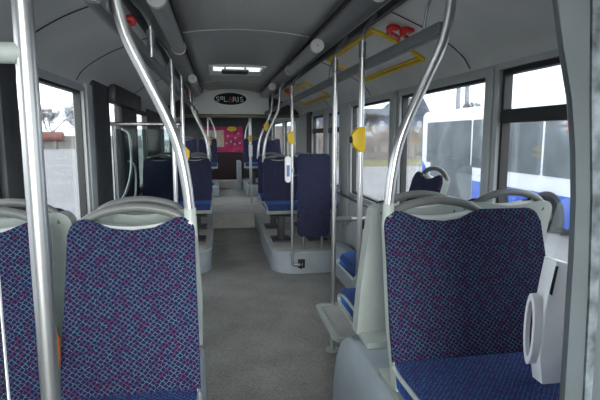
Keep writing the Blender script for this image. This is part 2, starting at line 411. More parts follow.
def text_part(name, body, x, y, z, size, m, parent, label=None, rot=(PI/2, 0, 0), sx=1):
    c = bpy.data.curves.new(name, 'FONT'); c.body = body; c.size = size; c.extrude = .003; c.align_x = 'CENTER'; c.align_y = 'CENTER'
    o = bpy.data.objects.new('tmp', c); COL.objects.link(o)
    me = bpy.data.meshes.new_from_object(o); bpy.data.objects.remove(o)
    mo = bpy.data.objects.new(name, me); COL.objects.link(mo); mo.parent = parent
    p = parent; off = Vector((0, 0, 0))
    while p is not None: off += p.location; p = p.parent
    mo.location = Vector((x, y, z))-off; mo.rotation_euler = rot; mo.scale = (sx, 1, 1)
    me.materials.clear(); me.materials.append(m)
    if label: mo['label'] = label
    return mo
for ch, x in (('S', -.215), ('L', -.085), ('R', .075), ('I', .135), ('S', .195)):
    text_part('sign_letter', ch, x+cx, BY-.016, cz-.012, .125, M_letter, sg, sx=1.15)
obj('sign_letter', ring_frame(bmesh.new(), [(cx-.147+.030*math.cos(a*PI/8), cz+.012+.030*math.sin(a*PI/8)) for a in range(16)], [(cx-.147+.016*math.cos(a*PI/8), cz+.012+.016*math.sin(a*PI/8)) for a in range(16)], 'y', BY-.02, BY-.012), M_letter, sg)
obj('sign_letter', ring_frame(bmesh.new(), [(cx-.045, cz-.055), (cx+.045, cz-.055), (cx, cz+.045)], [(cx-.02, cz-.045), (cx+.02, cz-.045), (cx, cz+.0)], 'y', BY-.02, BY-.012), M_red, sg, smooth=False, label='red triangular letter A')

# ================================================================== seats
def uv_planar(bm, fn):
    l = bm.loops.layers.uv.verify()
    for f in bm.faces:
        for lp in f.loops: lp[l].uv = fn(lp.vert.co)
def arc_pts(cx, cz, r, a0, a1, n=5):
    return [(cx+r*math.cos(math.radians(a0+(a1-a0)*k/n)), cz+r*math.sin(math.radians(a0+(a1-a0)*k/n))) for k in range(n+1)]
def seat_meshes(wd, dip0, dip1, root, pattern_off=0, pedestal=True, handle=True):
    """seat facing -Y, its flat back on y=0, cushion at 0.44 above the base, dip0..dip1 the hollow of the top edge"""
    h = wd/2
    TOPZ = 1.02; dz = .045; JZ = .49 if wd < .5 else .525; dj = JZ-.49
    wrap = wd < .39
    def lean(z): return -.085-.15*max(0, (TOPZ-z))/(TOPZ-JZ)
    def topline(inset, drop):
        a, b = dip0, dip1; zt = TOPZ-drop; pts = []
        for t in [k/8 for k in range(9)]:      # right to left along the top, hollow from b to a
            x = b+(a-b)*t; pts.append((x, zt-dz*(.5-.5*math.cos(2*PI*t))**.6))
        return pts
    # back cushion
    bh = h-.004; rt = .045
    out = [(-bh-.012, JZ), (bh+.012, JZ), (bh+.010, .62), (bh+.002, .85)] + arc_pts(bh-rt, TOPZ-rt, rt, 0, 90)
    out += topline(0, 0) + arc_pts(-bh+rt, TOPZ-rt, rt, 90, 180) + [(-bh-.002, .85), (-bh-.010, .62)]
    o2 = []
    for p in out:
        if not o2 or (abs(p[0]-o2[-1][0])+abs(p[1]-o2[-1][1])) > 1e-4: o2.append(p)
    bm = bmesh.new(); prism(bm, o2, 'y', -.022, 0, bev=.009, seg=3)
    for v in bm.verts: v.co.y += lean(v.co.z)
    uv_planar(bm, lambda c: (c.x+pattern_off, c.z))
    obj('back_cushion', bm, M_fab, root, local=True)
    # shell: follows the cushion in front, vertical behind, hangs a little below
    def sh(p, k=.016): return (p[0]+(k if p[0] > 0 else -k)*(abs(p[0]) > h*.8), p[1])
    zt = TOPZ-.010; hh = h+.014 if wrap else h-.010
    out = [(-hh-.006, .385), (hh+.006, .385), (hh+.010, .62), (hh+.004, .85)] + arc_pts(hh-rt, zt-rt, rt, 0, 90)
    for t in [k/8 for k in range(9)]:
        x = dip1+(dip0-dip1)*t; out.append((x, zt-.018*(.5-.5*math.cos(2*PI*t))**.6))
    out += arc_pts(-hh+rt, zt-rt, rt, 90, 180) + [(-hh-.004, .85), (-hh-.012, .62)]
    o2 = []
    for p in out:
        if not o2 or (abs(p[0]-o2[-1][0])+abs(p[1]-o2[-1][1])) > 1e-4: o2.append(p)
    bm = bmesh.new(); n0 = len(o2)
    prism(bm, o2, 'y', -1, 0, bev=0)
    for v in bm.verts: v.co.y = lean(v.co.z)-.004+((-.022 if wrap else 0) if v.co.y < -.5 else .052)
    bmesh.ops.bevel(bm, geom=[e_ for e_ in bm.edges if len(e_.link_faces) == 2 and e_.calc_face_angle(0) > 1.2], offset=.010, segments=3, affect='EDGES')
    obj('seat_shell', bm, M_shell, root, local=True)
    # seat cushion: profile in Y Z, waterfall front edge
    prof = [(-.225, .495), (-.30, .487), (-.45, .485), (-.56, .487), (-.605, .475), (-.625, .445), (-.62, .41), (-.59, .395), (-.22, .395)]
    prof = [(a, b+dj) for a, b in prof]
    bm = bmesh.new(); prism(bm, prof, 'x', -h+.004, h-.004, bev=.012, seg=2)
    uv_planar(bm, lambda c: (c.x+pattern_off, c.y))
    obj('seat_cushion', bm, M_cush_lit, root, local=True)
    prof = [(-.10, .393), (-.60, .393), (-.635, .42), (-.645, .413), (-.61, .375), (-.10, .365)]
    prof = [(a, b+dj) for a, b in prof]
    obj('seat_pan', Pr(prof, 'x', -h-.006, h+.006, bev=.004), M_shell, root, local=True)
    # side rims of the pan: the pale edge beside the cushion
    for s in (-1, 1):
        bm = T([(s*(h+.001), -.245, .47+dj), (s*(h+.001), -.30, .462+dj), (s*(h+.001), -.5, .462+dj), (s*(h+.001), -.61, .44+dj), (s*(h+.000), -.632, .41+dj)], .008, 8)
        obj('pan_rim', bm, M_shell, root, local=True)
    if handle:
        m_ = (dip0+dip1)/2; r_ = (dip1-dip0)/2+.03
        pts = [(m_-r_*1.0, -.065, TOPZ-.05), (m_-r_*.95, -.06, TOPZ-.018), (m_-r_*.6, -.055, TOPZ+.015), (m_, -.052, TOPZ+.030), (m_+r_*.6, -.055, TOPZ+.015), (m_+r_*.95, -.06, TOPZ-.018), (m_+r_, -.065, TOPZ-.05)]
        obj('grab_handle', T(pts, .0155, 12), M_handle, root, local=True)
    if pedestal:
        bm = bmesh.new(); box(bm, -.12, .12, -.45, -.12, 0, .02, bev=.004); box(bm, -.035, .035, -.38, -.2, .015, .34, bev=.01); box(bm, -.15, .15, -.5, -.1, .32, .336)
        obj('seat_leg', bm, M_dark, root, local=True)
G = 'patterned blue bus seats'
def seat(kind, x, y, z, rz, lab, cat='seat'):
    if kind not in protos:
        r = empty('bus_seat', (x, y, z), lab, cat, G, rz=rz)
        wd, d0, d1, ped = kinds[kind]
        seat_meshes(wd, d0, d1, r, pedestal=ped); protos[kind] = r
        return r
    r = copy_tree(protos[kind]); r.location = (x, y, z); r.rotation_euler = (0, 0, rz); r['label'] = lab
    return r
protos = {}
kinds = {'std': (.405, -.143, .143, False), 'wide': (.615, -.240, .070, False), 'leg': (.405, -.143, .143, True), 'rear': (.378, -.130, .130, False)}
BZ = .262
seat('std', -.522, 1.72, BZ, 0, 'patterned blue bus seat on the left beside the aisle, facing the camera, nearest whole seat')
seat('std', -.978, 1.72, BZ, 0, 'patterned blue bus seat at the left picture edge behind the near steel pole')
seat('rear', -.535, 1.815, BZ, PI, 'rear-facing bus seat backed against the near left aisle seat, only its handle and edge showing')
seat('rear', -.985, 1.815, BZ, PI, 'rear-facing bus seat at the left window, backed against the seat behind the steel pole')
seat('wide', .643, 1.72, BZ, 0, 'wide patterned blue bus seat at right foreground, facing the camera')
seat('rear', .577, 1.815, BZ, PI, 'rear-facing bus seat with pale grey shell, backed against the wide right seat')
seat('rear', .993, 1.815, BZ, PI, 'rear-facing bus seat at the right window, its handle showing right of the wide seat')
# the hump pieces are built below; seats further back
seat('leg', .520, 6.22, .25, 0, 'dark blue aisle seat on the right podium behind the padded board')
seat('leg', .970, 6.22, .25, 0, 'dark blue window seat on the right podium, mostly behind the padded board')
seat('leg', .520, 7.10, .25, 0, 'dark blue aisle seat of the second row on the right podium')
seat('leg', .970, 7.10, .25, 0, 'dark blue window seat of the second row on the right podium')
seat('leg', -.545, 6.40, .25, 0, 'dark blue aisle seat on the left podium, beyond the near left curved pole')
seat('leg', -.975, 6.40, .25, 0, 'dark blue window seat on the left podium seen through the glass partition')
seat('leg', -.545, 7.25, .25, 0, 'dark blue aisle seat of the second row on the left podium')
seat('leg', -.975, 7.25, .25, 0, 'dark blue window seat of the second row on the left podium')
seat('leg', -.47, 11.2, .47, 0, 'far dark blue aisle seat on the left raised block under the pink banner')
seat('leg', -.92, 11.2, .47, 0, 'far dark blue window seat on the left raised block')
seat('leg', .54, 11.2, .47, 0, 'far dark blue aisle seat on the right raised block')
seat('leg', .975, 11.2, .47, 0, 'far dark blue window seat on the right raised block')
# side seat against the right window
ss = seat('std', 1.165, 2.85, BZ+.035, -PI/2, 'blue seat against the right window facing the aisle, with loop handle')

# ------------------------------------------------------------------ wheel-arch covers and podiums
def hump(name, x0, x1, lab):
    out = [(.915, 0), (.92, .35), (.97, .52), (1.08, .60), (1.25, .625), (1.98, .625), (2.12, .60), (2.24, .53), (2.34, .40), (2.40, .22), (2.42, 0)]
    o = obj(name, Pr(out, 'x', x0, x1, bev=.02, seg=3), M_plinth)
    return tag(o, lab, 'wheel arch')
hump('wheel_arch_cover', .345, 1.195, 'grey blue wheel arch box under the wide right seat')
hump('wheel_arch_cover', -1.135, -.325, 'grey blue wheel arch box under the two near left seats')
def podium(s, xi, yn, lab, mt=M_plinth):
    r = .28; h_ = .25
    pts = [(1.195, yn)]
    for k in range(9):
        a = math.radians(-90-90*k/8); pts.append((xi+r+r*math.cos(a), yn+r+r*math.sin(a)))
    pts += [(xi, 8.09), (1.195, 8.09)]
    pts = [(s*x, y) for x, y in pts]
    e = empty('seat_podium', (s*.9, yn, 0), lab, 'podium')
    obj('podium_side', Pr(pts, 'z', 0, h_-.012), mt, e)
    p2 = [(s*(abs(x)-(.0 if abs(x) > 1.1 else .0)), y) for x, y in pts]
    obj('podium_top', Pr(p2, 'z', h_-.011, h_, bev=.004), M_podtop, e)
    # pale rim strip along the edge
    edge = [(x, y, h_-.014) for x, y in pts[:-1]]
    obj('podium_rim', T([(x+s*(-.0), y, z) for x, y, z in edge], .011, 8, 0), M_plinth, e)
    return e
podium(1, .345, 5.22, 'rounded grey podium carrying the seats on the right')
podium(-1, .345, 5.36, 'rounded grey podium carrying the seats on the left')
for s, x0, lab in ((-1, -.24, 'raised grey seat block far down the aisle on the left'), (1, .33, 'raised grey seat block far down the aisle on the right')):
    xa, xb = (-1.19, x0) if s < 0 else (x0, 1.19)
    tag(obj('seat_block', B(xa, xb, 10.35, 12.19, .25, .47, bev=.03, seg=3), M_plinth), lab, 'podium')
# right side plinth along the wall with a tip-up cushion
tag(obj('side_plinth', B(1.0, 1.15, 2.50, 5.17, 0, .38, bev=.05, seg=4), M_plinth), 'low rounded grey plinth along the right wall below the windows', 'plinth')
t_ = empty('tip_up_seat', (1.08, 4.15, .381), 'small bright blue tip-up seat cushion on the right wall plinth', 'seat')
bm = bmesh.new(); box(bm, 1.0, 1.14, 3.98, 4.35, .402, .45, bev=.02, seg=3); uv_planar(bm, lambda c: (c.x, c.y)); obj('seat_cushion', bm, M_cush_lit, t_)
obj('seat_pan', B(.995, 1.15, 3.97, 4.36, .382, .401, bev=.005), M_shell, t_)

# ------------------------------------------------------------------ padded board on the right podium
e = empty('wheelchair_backboard', (.81, 5.2, .25), 'tall dark blue padded board with rounded corners on the right podium edge', 'backboard')
bm = Pr(rrect(.625, .995, .42, 1.355, .05), 'y', 5.245, 5.30, bev=.014, seg=3); uv_planar(bm, lambda c: (c.x, c.z)); obj('pad', bm, M_fab, e)
obj('back_plate', Pr(rrect(.635, .985, .43, 1.345, .045), 'y', 5.30, 5.315), M_shell, e)
for x in (.70, .92): obj('support_post', T([(x, 5.33, .25), (x, 5.33, 1.2)], .016, 10, 0), M_dsteel, e)
for z in (.62, 1.12): obj('pole_bracket', T([(.562, 5.17, z), (.60, 5.22, z), (.69, 5.325, z)], .010, 8, 0), M_steel, e)

# ------------------------------------------------------------------ poles
R_ = .0165
def stop_button(x, y, z, lab, s=-1):
    e = empty('stop_button', (x, y, z-.07), lab, 'stop button', 'yellow stop buttons on the poles')
    out = [(x+s*-.02, z-.068), (x+s*.012, z-.068), (x+s*.05, z-.03), (x+s*.056, z+.03), (x+s*.02, z+.068), (x+s*-.02, z+.068)]
    obj('button_housing', Pr(out, 'y', y-.026, y+.026, bev=.006), M_yellow, e)
    obj('push_button', disc(bmesh.new(), (x+s*.054, y, z), (1, 0, 0), .019, .014, 14), M_black, e, label='dark push button')
    return e
def drop_pole(x, y, zb, lab, foot=None, group='straight steel poles from the ceiling'):
    e = empty('grab_pole', (x, y, zb), lab, 'pole', group)
    obj('pole_shaft', T([(x, y, zb), (x, y, 2.05)], R_, 16, 0), M_steel, e)
    s = 1 if x > 0 else -1
    obj('pole_sleeve', T([(x, y, 1.975), (x, y, 2.06)], .0205, 16, 0), M_dsteel, e)
    obj('pole_hanger', T([(x, y, 2.05), (x+s*.004, y, 2.09), (x+s*.03, y+.02, 2.145), (x+s*.07, y+.05, 2.19), (x+s*.095, y+.06, 2.222)], .010, 10), M_steel, e)
    if foot: foot(e)
    return e
def rfoot(e):
    bm = bmesh.new(); disc(bm, (.55, 3.24, .006), (0, 0, 1), .048, .012, 24); tube(bm, [(.55, 3.24, .01), (.55, 3.24, .35)], .018, 12, 0)
    obj('pole_foot', bm, M_shell, e)
drop_pole(.55, 3.24, .352, 'straight steel pole standing on the small grey tray beside the aisle, right', rfoot)
drop_pole(.55, 2.62, .66, 'straight steel pole with large yellow stop button, right of the tray pole')
stop_button(.55, 2.62, 1.53, 'largest yellow stop button, on the steel pole before the right window')
drop_pole(-.55, 2.50, 1.93, 'short steel drop pole with sleeve at the left ceiling rail')
drop_pole(-.55, 3.55, 0, 'straight steel floor pole behind the near left curved pole')
drop_pole(-.55, 4.48, 0, 'straight steel floor pole holding the glass partition, with stop button')
stop_button(-.55, 4.48, 1.385, 'yellow stop button on the pole at the glass partition, left', s=1)
def clamp(e):
    bm = bmesh.new(); tube(bm, [(.545, 5.15, .20), (.545, 5.15, .15), (.56, 5.15, .125), (.60, 5.155, .12), (.665, 5.16, .12)], R_, 14)
    obj('pole_elbow', bm, M_steel, e)
    bm = bmesh.new(); box(bm, .635, .65, 5.135, 5.217, .075, .165, bev=.004); box(bm, .66, .675, 5.135, 5.217, .085, .155, bev=.004); box(bm, .62, .70, 5.205, 5.218, .07, .17, bev=.004)
    obj('pole_clamp', bm, M_black, e)
drop_pole(.545, 5.15, .19, 'straight steel pole bending to a clamp on the right podium face', clamp)
stop_button(.545, 5.15, 1.53, 'yellow stop button on the pole at the right podium')
for x, y, lab in ((-.42, 9.3, 'far thin steel pole left of the aisle beyond the bulkhead'), (.38, 9.3, 'far thin steel pole right of the aisle beyond the bulkhead'), (.42, 10.3, 'farthest thin steel pole right of the aisle near the banner')):
    tag(obj('far_pole', T([(x, y, .25), (x, y, 2.35)], R_, 10, 0), M_steel), lab, 'pole')
stop_button(.38, 9.3, 1.50, 'small far yellow stop button right of the aisle beyond the bulkhead')
stop_button(-.42, 9.3, 1.42, 'small far yellow stop button left of the aisle beyond the bulkhead', s=1)
# curved poles rising from the seat corners
def curved(s, x, y, lab, base=1.25, zs=1.0, r=.018):
    e = empty('curved_pole', (s*x, y, base), lab, 'pole', 'curved steel poles rising from seat corners')
    P = [(0, 0, base+.05), (.010, 0, base+.15), (.030, 0, base+.26), (.065, 0, base+.36), (.130, 0, base+.50), (.180, 0, base+.61), (.205, 0, base+.71), (.213, 0, base+.80), (.225, .01, base+.90), (.27, .03, 2.225)]
    obj('pole_shaft', T([(s*(x+a), y+b, c) for a, b, c in P], r, 18), M_steel, e)
    obj('pole_socket', T([(s*x, y, base-.035), (s*x, y, base+.06)], .023, 16, 0, r2=.020), M_shell, e)
    obj('socket_bolt', disc(bmesh.new(), (s*(x-.0), y-.023, base+.012), (0, 1, 0), .008, .008, 10), M_dsteel, e)
curved(1, .360, 1.635, 'near curved steel pole rising from the corner of the wide right seat')
curved(-1, .338, 1.635, 'near curved steel pole rising from the corner of the left aisle seat')
curved(1, .335, 6.20, 'far curved steel pole at the first row on the right podium', base=1.25)
curved(1, .335, 7.08, 'far curved steel pole at the second row on the right podium', base=1.25)
curved(-1, .365, 6.38, 'far curved steel pole at the first row on the left podium', base=1.25)
curved(-1, .365, 7.23, 'far curved steel pole at the second row on the left podium', base=1.25)
curved(1, .375, 11.18, 'farthest curved steel pole on the right raised block', base=1.46, r=.016)
curved(-1, .285, 11.18, 'farthest curved steel pole on the left raised block', base=1.46, r=.016)
stop_button(.47, 7.05, 1.68, 'yellow stop button on the far curved pole of the right podium')
# ceiling rails
for s, y0, lab in ((1, 1.73, 'dark grey ceiling rail with square profile on the right'), (-1, 1.5, 'dark grey ceiling rail with square profile on the left')):
    e = empty('ceiling_rail', (s*.585, y0, 1.95), lab, 'rail')
    x = s*.587
    obj('rail_profile', B(x-.018, x+.026, y0, 8.5, 1.922, 1.970, bev=.006), M_rail, e)
    obj('rail_end', B(x-.020, x+.020, y0-.01, y0, 1.927, 1.967, bev=.003), M_dsteel, e)
    for y in (1.9, 3.6, 5.6, 7.8): obj('rail_hanger', T([(x, y, 1.96), (x+s*.02, y, 2.08), (x+s*.085, y, 2.215)], .006, 8), M_dsteel, e)

# ------------------------------------------------------------------ luggage tray beside the aisle
e = empty('floor_tray', (.55, 2.95, .33), 'small grey rounded tray beside the aisle at the foot of a pole', 'tray')
o = rrect(.42, .80, 2.64, 3.27, .06); i = rrect(.45, .77, 2.67, 3.24, .04)
obj('tray_rim', ring_frame(bmesh.new(), o, i, 'z', .328, .352), M_shell, e)
obj('tray_plate', Pr(i, 'z', .334, .341), M_podtop, e)
obj('tray_bracket', B(.52, .80, 2.72, 2.76, .30, .327, bev=.004), M_dsteel, e)

# ------------------------------------------------------------------ right wall rails
e = empty('window_rail', (1.12, 4.1, .9), 'dark handrail running along the sill of the right windows', 'rail')
obj('rail_bar', T([(1.185, 3.12, .90), (1.13, 3.14, .90), (1.12, 3.3, .90), (1.12, 5.3, .90), (1.13, 5.4, .90), (1.185, 5.42, .90)], .014, 10, 3), M_dsteel, e)
e = empty('armrest_bar', (.9, 3.9, .84), 'horizontal grey bar standing out from the right wall beside the window', 'armrest')
obj('bar_tube', T([(.70, 3.9, .85), (1.19, 3.9, .85)], .017, 12, 0), M_steel, e)
obj('bar_grip', T([(.69, 3.9, .85), (.86, 3.9, .85)], .024, 12, 0), M_handle, e)
bm = bmesh.new(); box(bm, .93, .98, 3.885, 3.915, .76, .835, bev=.006)
obj('bar_latch', bm, M_black, e)

# ------------------------------------------------------------------ left glass partition by the doors
e = empty('glass_partition', (-.87, 4.48, 0), 'dark glass partition with steel top rail beside the doors, left', 'partition')
obj('partition_rail', T([(-1.175, 4.475, 1.655), (-.57, 4.475, 1.655)], .016, 14, 0), M_steel, e)
obj('partition_glass', B(-1.13, -.60, 4.472, 4.478, .55, 1.61), M_dglass, e, smooth=False)
obj('partition_post', T([(-1.145, 4.475, 0), (-1.145, 4.475, 1.65)], .012, 10, 0), M_dsteel, e)
obj('partition_panel', B(-1.13, -.60, 4.465, 4.485, .05, .54, bev=.004), M_plinth, e)
# ------------------------------------------------------------------ near left pole with rail and pane
e = empty('grab_pole', (-.542, .86, 0), 'thick near steel pole standing at the left foreground', 'pole')
obj('pole_shaft', T([(-.542, .86, .0), (-.542, .86, 2.2)], .0158, 28, 0), M_steel, e)
obj('pole_flange', disc(bmesh.new(), (-.542, .86, .006), (0, 0, 1), .045, .012, 24), M_steel, e)
obj('top_rail', T([(-.57, .86, 1.682), (-1.19, .86, 1.682)], .0135, 16, 0), M_shell, e, label='pale horizontal side rail')
obj('rail_socket', T([(-.545, .86, 1.682), (-.590, .86, 1.682)], .017, 16, 0), M_shell, e)
e = empty('glass_screen', (-.86, .86, .35), 'clear glass screen left of the near steel pole, bright thin edge', 'partition')
obj('screen_glass', B(-1.15, -.612, .857, .863, .35, 1.36), M_clear, e, smooth=False)
obj('screen_edge', B(-.6115, -.6095, .857, .863, .35, 1.36), M_cap, e, smooth=False)
for z in (.45, .80): obj('screen_clip', B(-.63, -.552, .845, .875, z, z+.04, bev=.003), M_dsteel, e)

# ------------------------------------------------------------------ yellow roof-exit frames on the right cornice
def cz_(x):
    P = [(1.2, 1.92), (1.185, 1.955), (1.15, 1.995), (1.07, 2.06), (.95, 2.13), (.80, 2.195), (.655, 2.25)]
    for (xa, za), (xb, zb) in zip(P, P[1:]):
        if xb <= x <= xa: return za+(zb-za)*(xa-x)/(xa-xb)
    return 2.25
def yellow_frame(y0, y1, lab, x0=.73, x1=1.08):
    e = empty('yellow_frame', ((x0+x1)/2, (y0+y1)/2, cz_((x0+x1)/2)-.02), lab, 'frame', 'yellow frames on the right cornice')
    bm = bmesh.new(); wd = .030
    def strip(pa, pb):       # flat bar between two points of the cornice
        pts = []
        n = 8
        for k in range(n+1):
            x = pa[0]+(pb[0]-pa[0])*k/n; y = pa[1]+(pb[1]-pa[1])*k/n
            pts.append((x, y, cz_(x)-.012))
        tube(bm, pts, .012, 8, 0)
        d = Vector((pb[0]-pa[0], pb[1]-pa[1], 0)).normalized(); q = Vector((-d.y, d.x, 0))*.02
        cxm, cym = (x0+x1)/2, (y0+y1)/2
        mid = Vector(((pa[0]+pb[0])/2, (pa[1]+pb[1])/2, 0)); 
        if (Vector((cxm, cym, 0))-mid).dot(q) < 0: q = -q
        tube(bm, [(x+q.x, y+q.y, cz_(x+q.x)-.010) for x, y, z in pts], .010, 8, 0)
    c = [(x0, y0), (x1, y0), (x1, y1), (x0, y1)]
    for i in range(4): strip(c[i], c[(i+1) % 4])
    obj('frame_bars', bm, M_yellow, e)
    bm = bmesh.new(); P = []
    for k in range(7):
        x = x0+.03+(x1-x0-.06)*k/6; P.append((x, cz_(x)-.006))
    prism(bm, P+[(x, z+.004) for x, z in P[::-1]], 'y', y0+.03, y1-.03)
    obj('frame_panel', bm, M_corn, e)
yellow_frame(3.01, 4.25, 'large yellow frame on the right cornice behind the two poles')
yellow_frame(5.8, 7.4, 'smaller far yellow frame on the right cornice', .80, 1.10)
# red emergency hammers
def hammer(x, y, s, lab):
    z = cz_(x)-.02; X = s*x
    e = empty('emergency_hammer', (X, y, z), lab, 'hammer', 'red emergency hammers')
    bm = bmesh.new(); box(bm, X-.035, X+.035, y-.03, y+.03, z-.012, z+.016, bev=.006)
    obj('hammer_holder', bm, M_red, e)
    bm = bmesh.new(); tube(bm, [(X-.02*s, y+.02, z-.018), (X+.05*s, y+.06, z-.036), (X+.07*s, y+.09, z-.045)], .012, 10)
    obj('hammer_grip', bm, M_red, e)
    bm = bmesh.new(); tube(bm, [(X-.03*s, y-.035, z-.018), (X-.015*s, y+.035, z-.018)], .014, 10, 0)
    obj('hammer_head', bm, M_red, e)
hammer(.79, 2.80, 1, 'red emergency hammer on the right cornice above the yellow frame')
hammer(.85, 2.74, 1, 'second red emergency hammer, just right of the first on the cornice')
hammer(.72, 2.95, -1, 'red emergency hammer on the left cornice beside the curved pole')
hammer(.72, 7.9, -1, 'small far red emergency hammer on the left cornice')
hammer(.74, 6.9, 1, 'small far red emergency hammer on the right cornice')

# ------------------------------------------------------------------ white armrest at the right seat
e = empty('armrest', (.79, 1.28, .76), 'white folded-up loop armrest at the right side of the wide seat', 'armrest')
face = [(.755, 1.180), (.802, 1.167), (.812, .90), (.806, .765), (.745, .758), (.726, .86), (.728, 1.02), (.745, 1.10)]
obj('arm_body', Pr(face, 'y', 1.262, 1.315, bev=.006), M_white, e)
obj('arm_slot', Pr([(.741, 1.075), (.749, 1.070), (.764, 1.160), (.756, 1.160)], 'y', 1.2575, 1.2615), M_black, e, smooth=False, label='narrow dark slot')
obj('arm_cover', Pr([(.804, 1.162), (.832, 1.150), (.846, .90), (.838, .775), (.808, .768), (.814, .90)], 'y', 1.266, 1.32, bev=.004), M_lblue, e, label='blue tinted outer cover')
out = [(1.288+.026*math.cos(k*PI/12), .955+.115*math.sin(k*PI/12)) for k in range(24)]
inn = [(1.288+.015*math.cos(k*PI/12), .955+.092*math.sin(k*PI/12)) for k in range(24)]
obj('arm_loop', ring_frame(bmesh.new(), out, inn, 'x', .700, .727), M_white, e)
obj('loop_recess', Pr(inn, 'x', .715, .727), M_black, e, smooth=False)
obj('arm_pivot', T([(.80, 1.33, .80), (.80, 1.44, .76)], .016, 12, 0), M_dsteel, e)

# ------------------------------------------------------------------ cab partition at the right edge
e = empty('cab_partition', (.7, .70, 0), 'grey chipped cab partition edge at the right foreground', 'partition')
prof = [(.262, 2.2), (.268, 1.77), (.290, 1.68), (.312, 1.61), (.322, 1.53), (.330, 1.45), (.334, 1.35), (.336, 1.22), (.338, 1.10), (.338, .02), (.372, .02), (.372, 1.10), (.366, 1.28), (.356, 1.45), (.340, 1.61), (.328, 1.76), (.322, 2.2)]
obj('partition_edge', Pr(prof, 'y', .686, .699, bev=.003), M_cab, e)
obj('partition_panel', Pr([(.388, .02), (1.19, .02), (1.19, 2.2), (.34, 2.2), (.345, 1.76), (.358, 1.61), (.374, 1.45), (.386, 1.25)], 'y', .689, .697), M_cab, e)
gap = [(.323, 2.2), (.329, 1.76), (.341, 1.61), (.357, 1.45), (.367, 1.28), (.373, 1.10), (.373, .02), (.387, .02), (.387, 1.10), (.385, 1.25), (.373, 1.45), (.357, 1.61), (.344, 1.76), (.339, 2.2)]
obj('edge_strip', Pr(gap, 'y', .682, .701, bev=.002), M_chip, e, label='worn dark edging strip')

# ------------------------------------------------------------------ orange bag between the left seats
e = empty('orange_bag', (-.736, 1.455, .85), 'orange cloth hanging between the two near left seats', 'bag')
bm = bmesh.new()
bmesh.ops.create_icosphere(bm, subdivisions=3, radius=1)
for v in bm.verts:
    c = v.co; k = 1+.15*math.sin(9*c.z+3*c.x)*math.cos(7*c.y)
    v.co = Vector((-.736+c.x*.018*k, 1.455+c.y*.03*k, .925+c.z*.075*(1.1-.25*c.z)))
obj('bag_cloth', bm, M_orange, e)
obj('bag_hook', T([(-.738, 1.44, .975), (-.740, 1.43, 1.0), (-.736, 1.425, 1.02), (-.722, 1.425, 1.03), (-.715, 1.425, 1.018), (-.723, 1.425, 1.008)], .0032, 8), M_black, e)

# ------------------------------------------------------------------ small white ticket device on the right pole
e = empty('ticket_validator', (.51, 5.11, 1.02), 'pale rounded ticket box on the podium pole', 'ticket box')
obj('box_body', Pr(rrect(.462, .522, 1.055, 1.335, .025), 'y', 5.08, 5.14, bev=.008), M_white, e)
obj('box_slot', B(.475, .508, 5.074, 5.081, 1.12, 1.24), M_lblue, e)
obj('box_clamp', B(.515, .56, 5.11, 5.135, 1.16, 1.20), M_dsteel, e)
e = empty('notice_sheet', (.34, 9.28, 1.1), 'small pale notice on the far right pole', 'notice')
obj('sheet', B(.335, .405, 9.270, 9.28, 1.16, 1.38, bev=.002), M_white, e)

# ------------------------------------------------------------------ rear of the bus
e = empty('pink_banner', (-.1, 13.19, 1.12), 'pink printed banner hanging in the rear window of the bus', 'banner')
obj('banner_cloth', B(-.58, .42, 13.188, 13.194, 1.12, 1.80), M_pink, e, smooth=False)
obj('banner_print', B(-.58, -.08, 13.178, 13.186, 1.26, 1.70), M_cream, e, smooth=False, label='cream printed block')
for k, (bx, bz) in enumerate(((.02, 1.55), (.10, 1.40), (.22, 1.50), (.30, 1.62), (.20, 1.33), (.34, 1.36), (-.02, 1.36))):
    obj('banner_flower', Pr([(bx+.03*math.cos(a*PI/5), bz+.03*math.sin(a*PI/5)) for a in range(10)], 'y', 13.178, 13.186), M_cream, e, smooth=False, label='small pale printed flower')
obj('banner_oval', Pr([(.13+.13*math.cos(k*PI/12), 1.74+.065*math.sin(k*PI/12)) for k in range(24)], 'y', 13.168, 13.184), M_yellow, e, smooth=False, label='yellow printed oval')
tag(obj('rear_bench', B(-.60, .40, 12.65, 13.12, .42, 1.11, bev=.04, seg=3), M_maroon), 'dark covered bench block below the pink banner', 'bench')
tag(obj('rear_post', B(.20, .30, 11.6, 12.15, .25, .95, bev=.02), M_plinth), 'pale grey box beside the far aisle on the right', 'box')

# ================================================================== OUTSIDE
GZ = -.35
M_ground = mat('yard_asphalt', (.20, .197, .20), .85, var=.14, scale=.35, bump=.2, bscale=20)
M_grass = mat('dry_grass', (.13, .125, .06), .95, var=.25, scale=1.5)
M_conc = mat('concrete_fence', (.115, .105, .10), .95, var=.3, scale=.8)
M_bark = mat('bare_branches', (.075, .07, .075), .9)
M_busw = mat('bus_white_paint', (.78, .82, .90), .3, var=.02)
M_busb = mat('bus_blue_paint', (.045, .12, .55), .3, var=.05)
M_busg = mat('bus_dark_window', (.12, .14, .155), .35, var=.35, scale=1.3, spec=.2)
M_tyre = mat('tyre_rubber', (.014, .014, .015), 1, spec=.05)
M_bld = mat('grey_blue_building', (.045, .058, .085), .8, var=.2, scale=.3)
M_bwin = mat('pale_arched_window', (.17, .19, .22), .6)
M_tank = mat('rust_red_tank', (.11, .035, .028), .7, var=.25, scale=.8)
bm = B(-160, 160, -60, 220, GZ-.1, GZ)
struct('ground', bm, M_ground, smooth=False)
tag(obj('grass_verge', B(2, 90, 29, 38.2, GZ, GZ+.03), M_grass), 'strip of dry grass at the foot of the concrete fence', 'grass', kind='stuff')
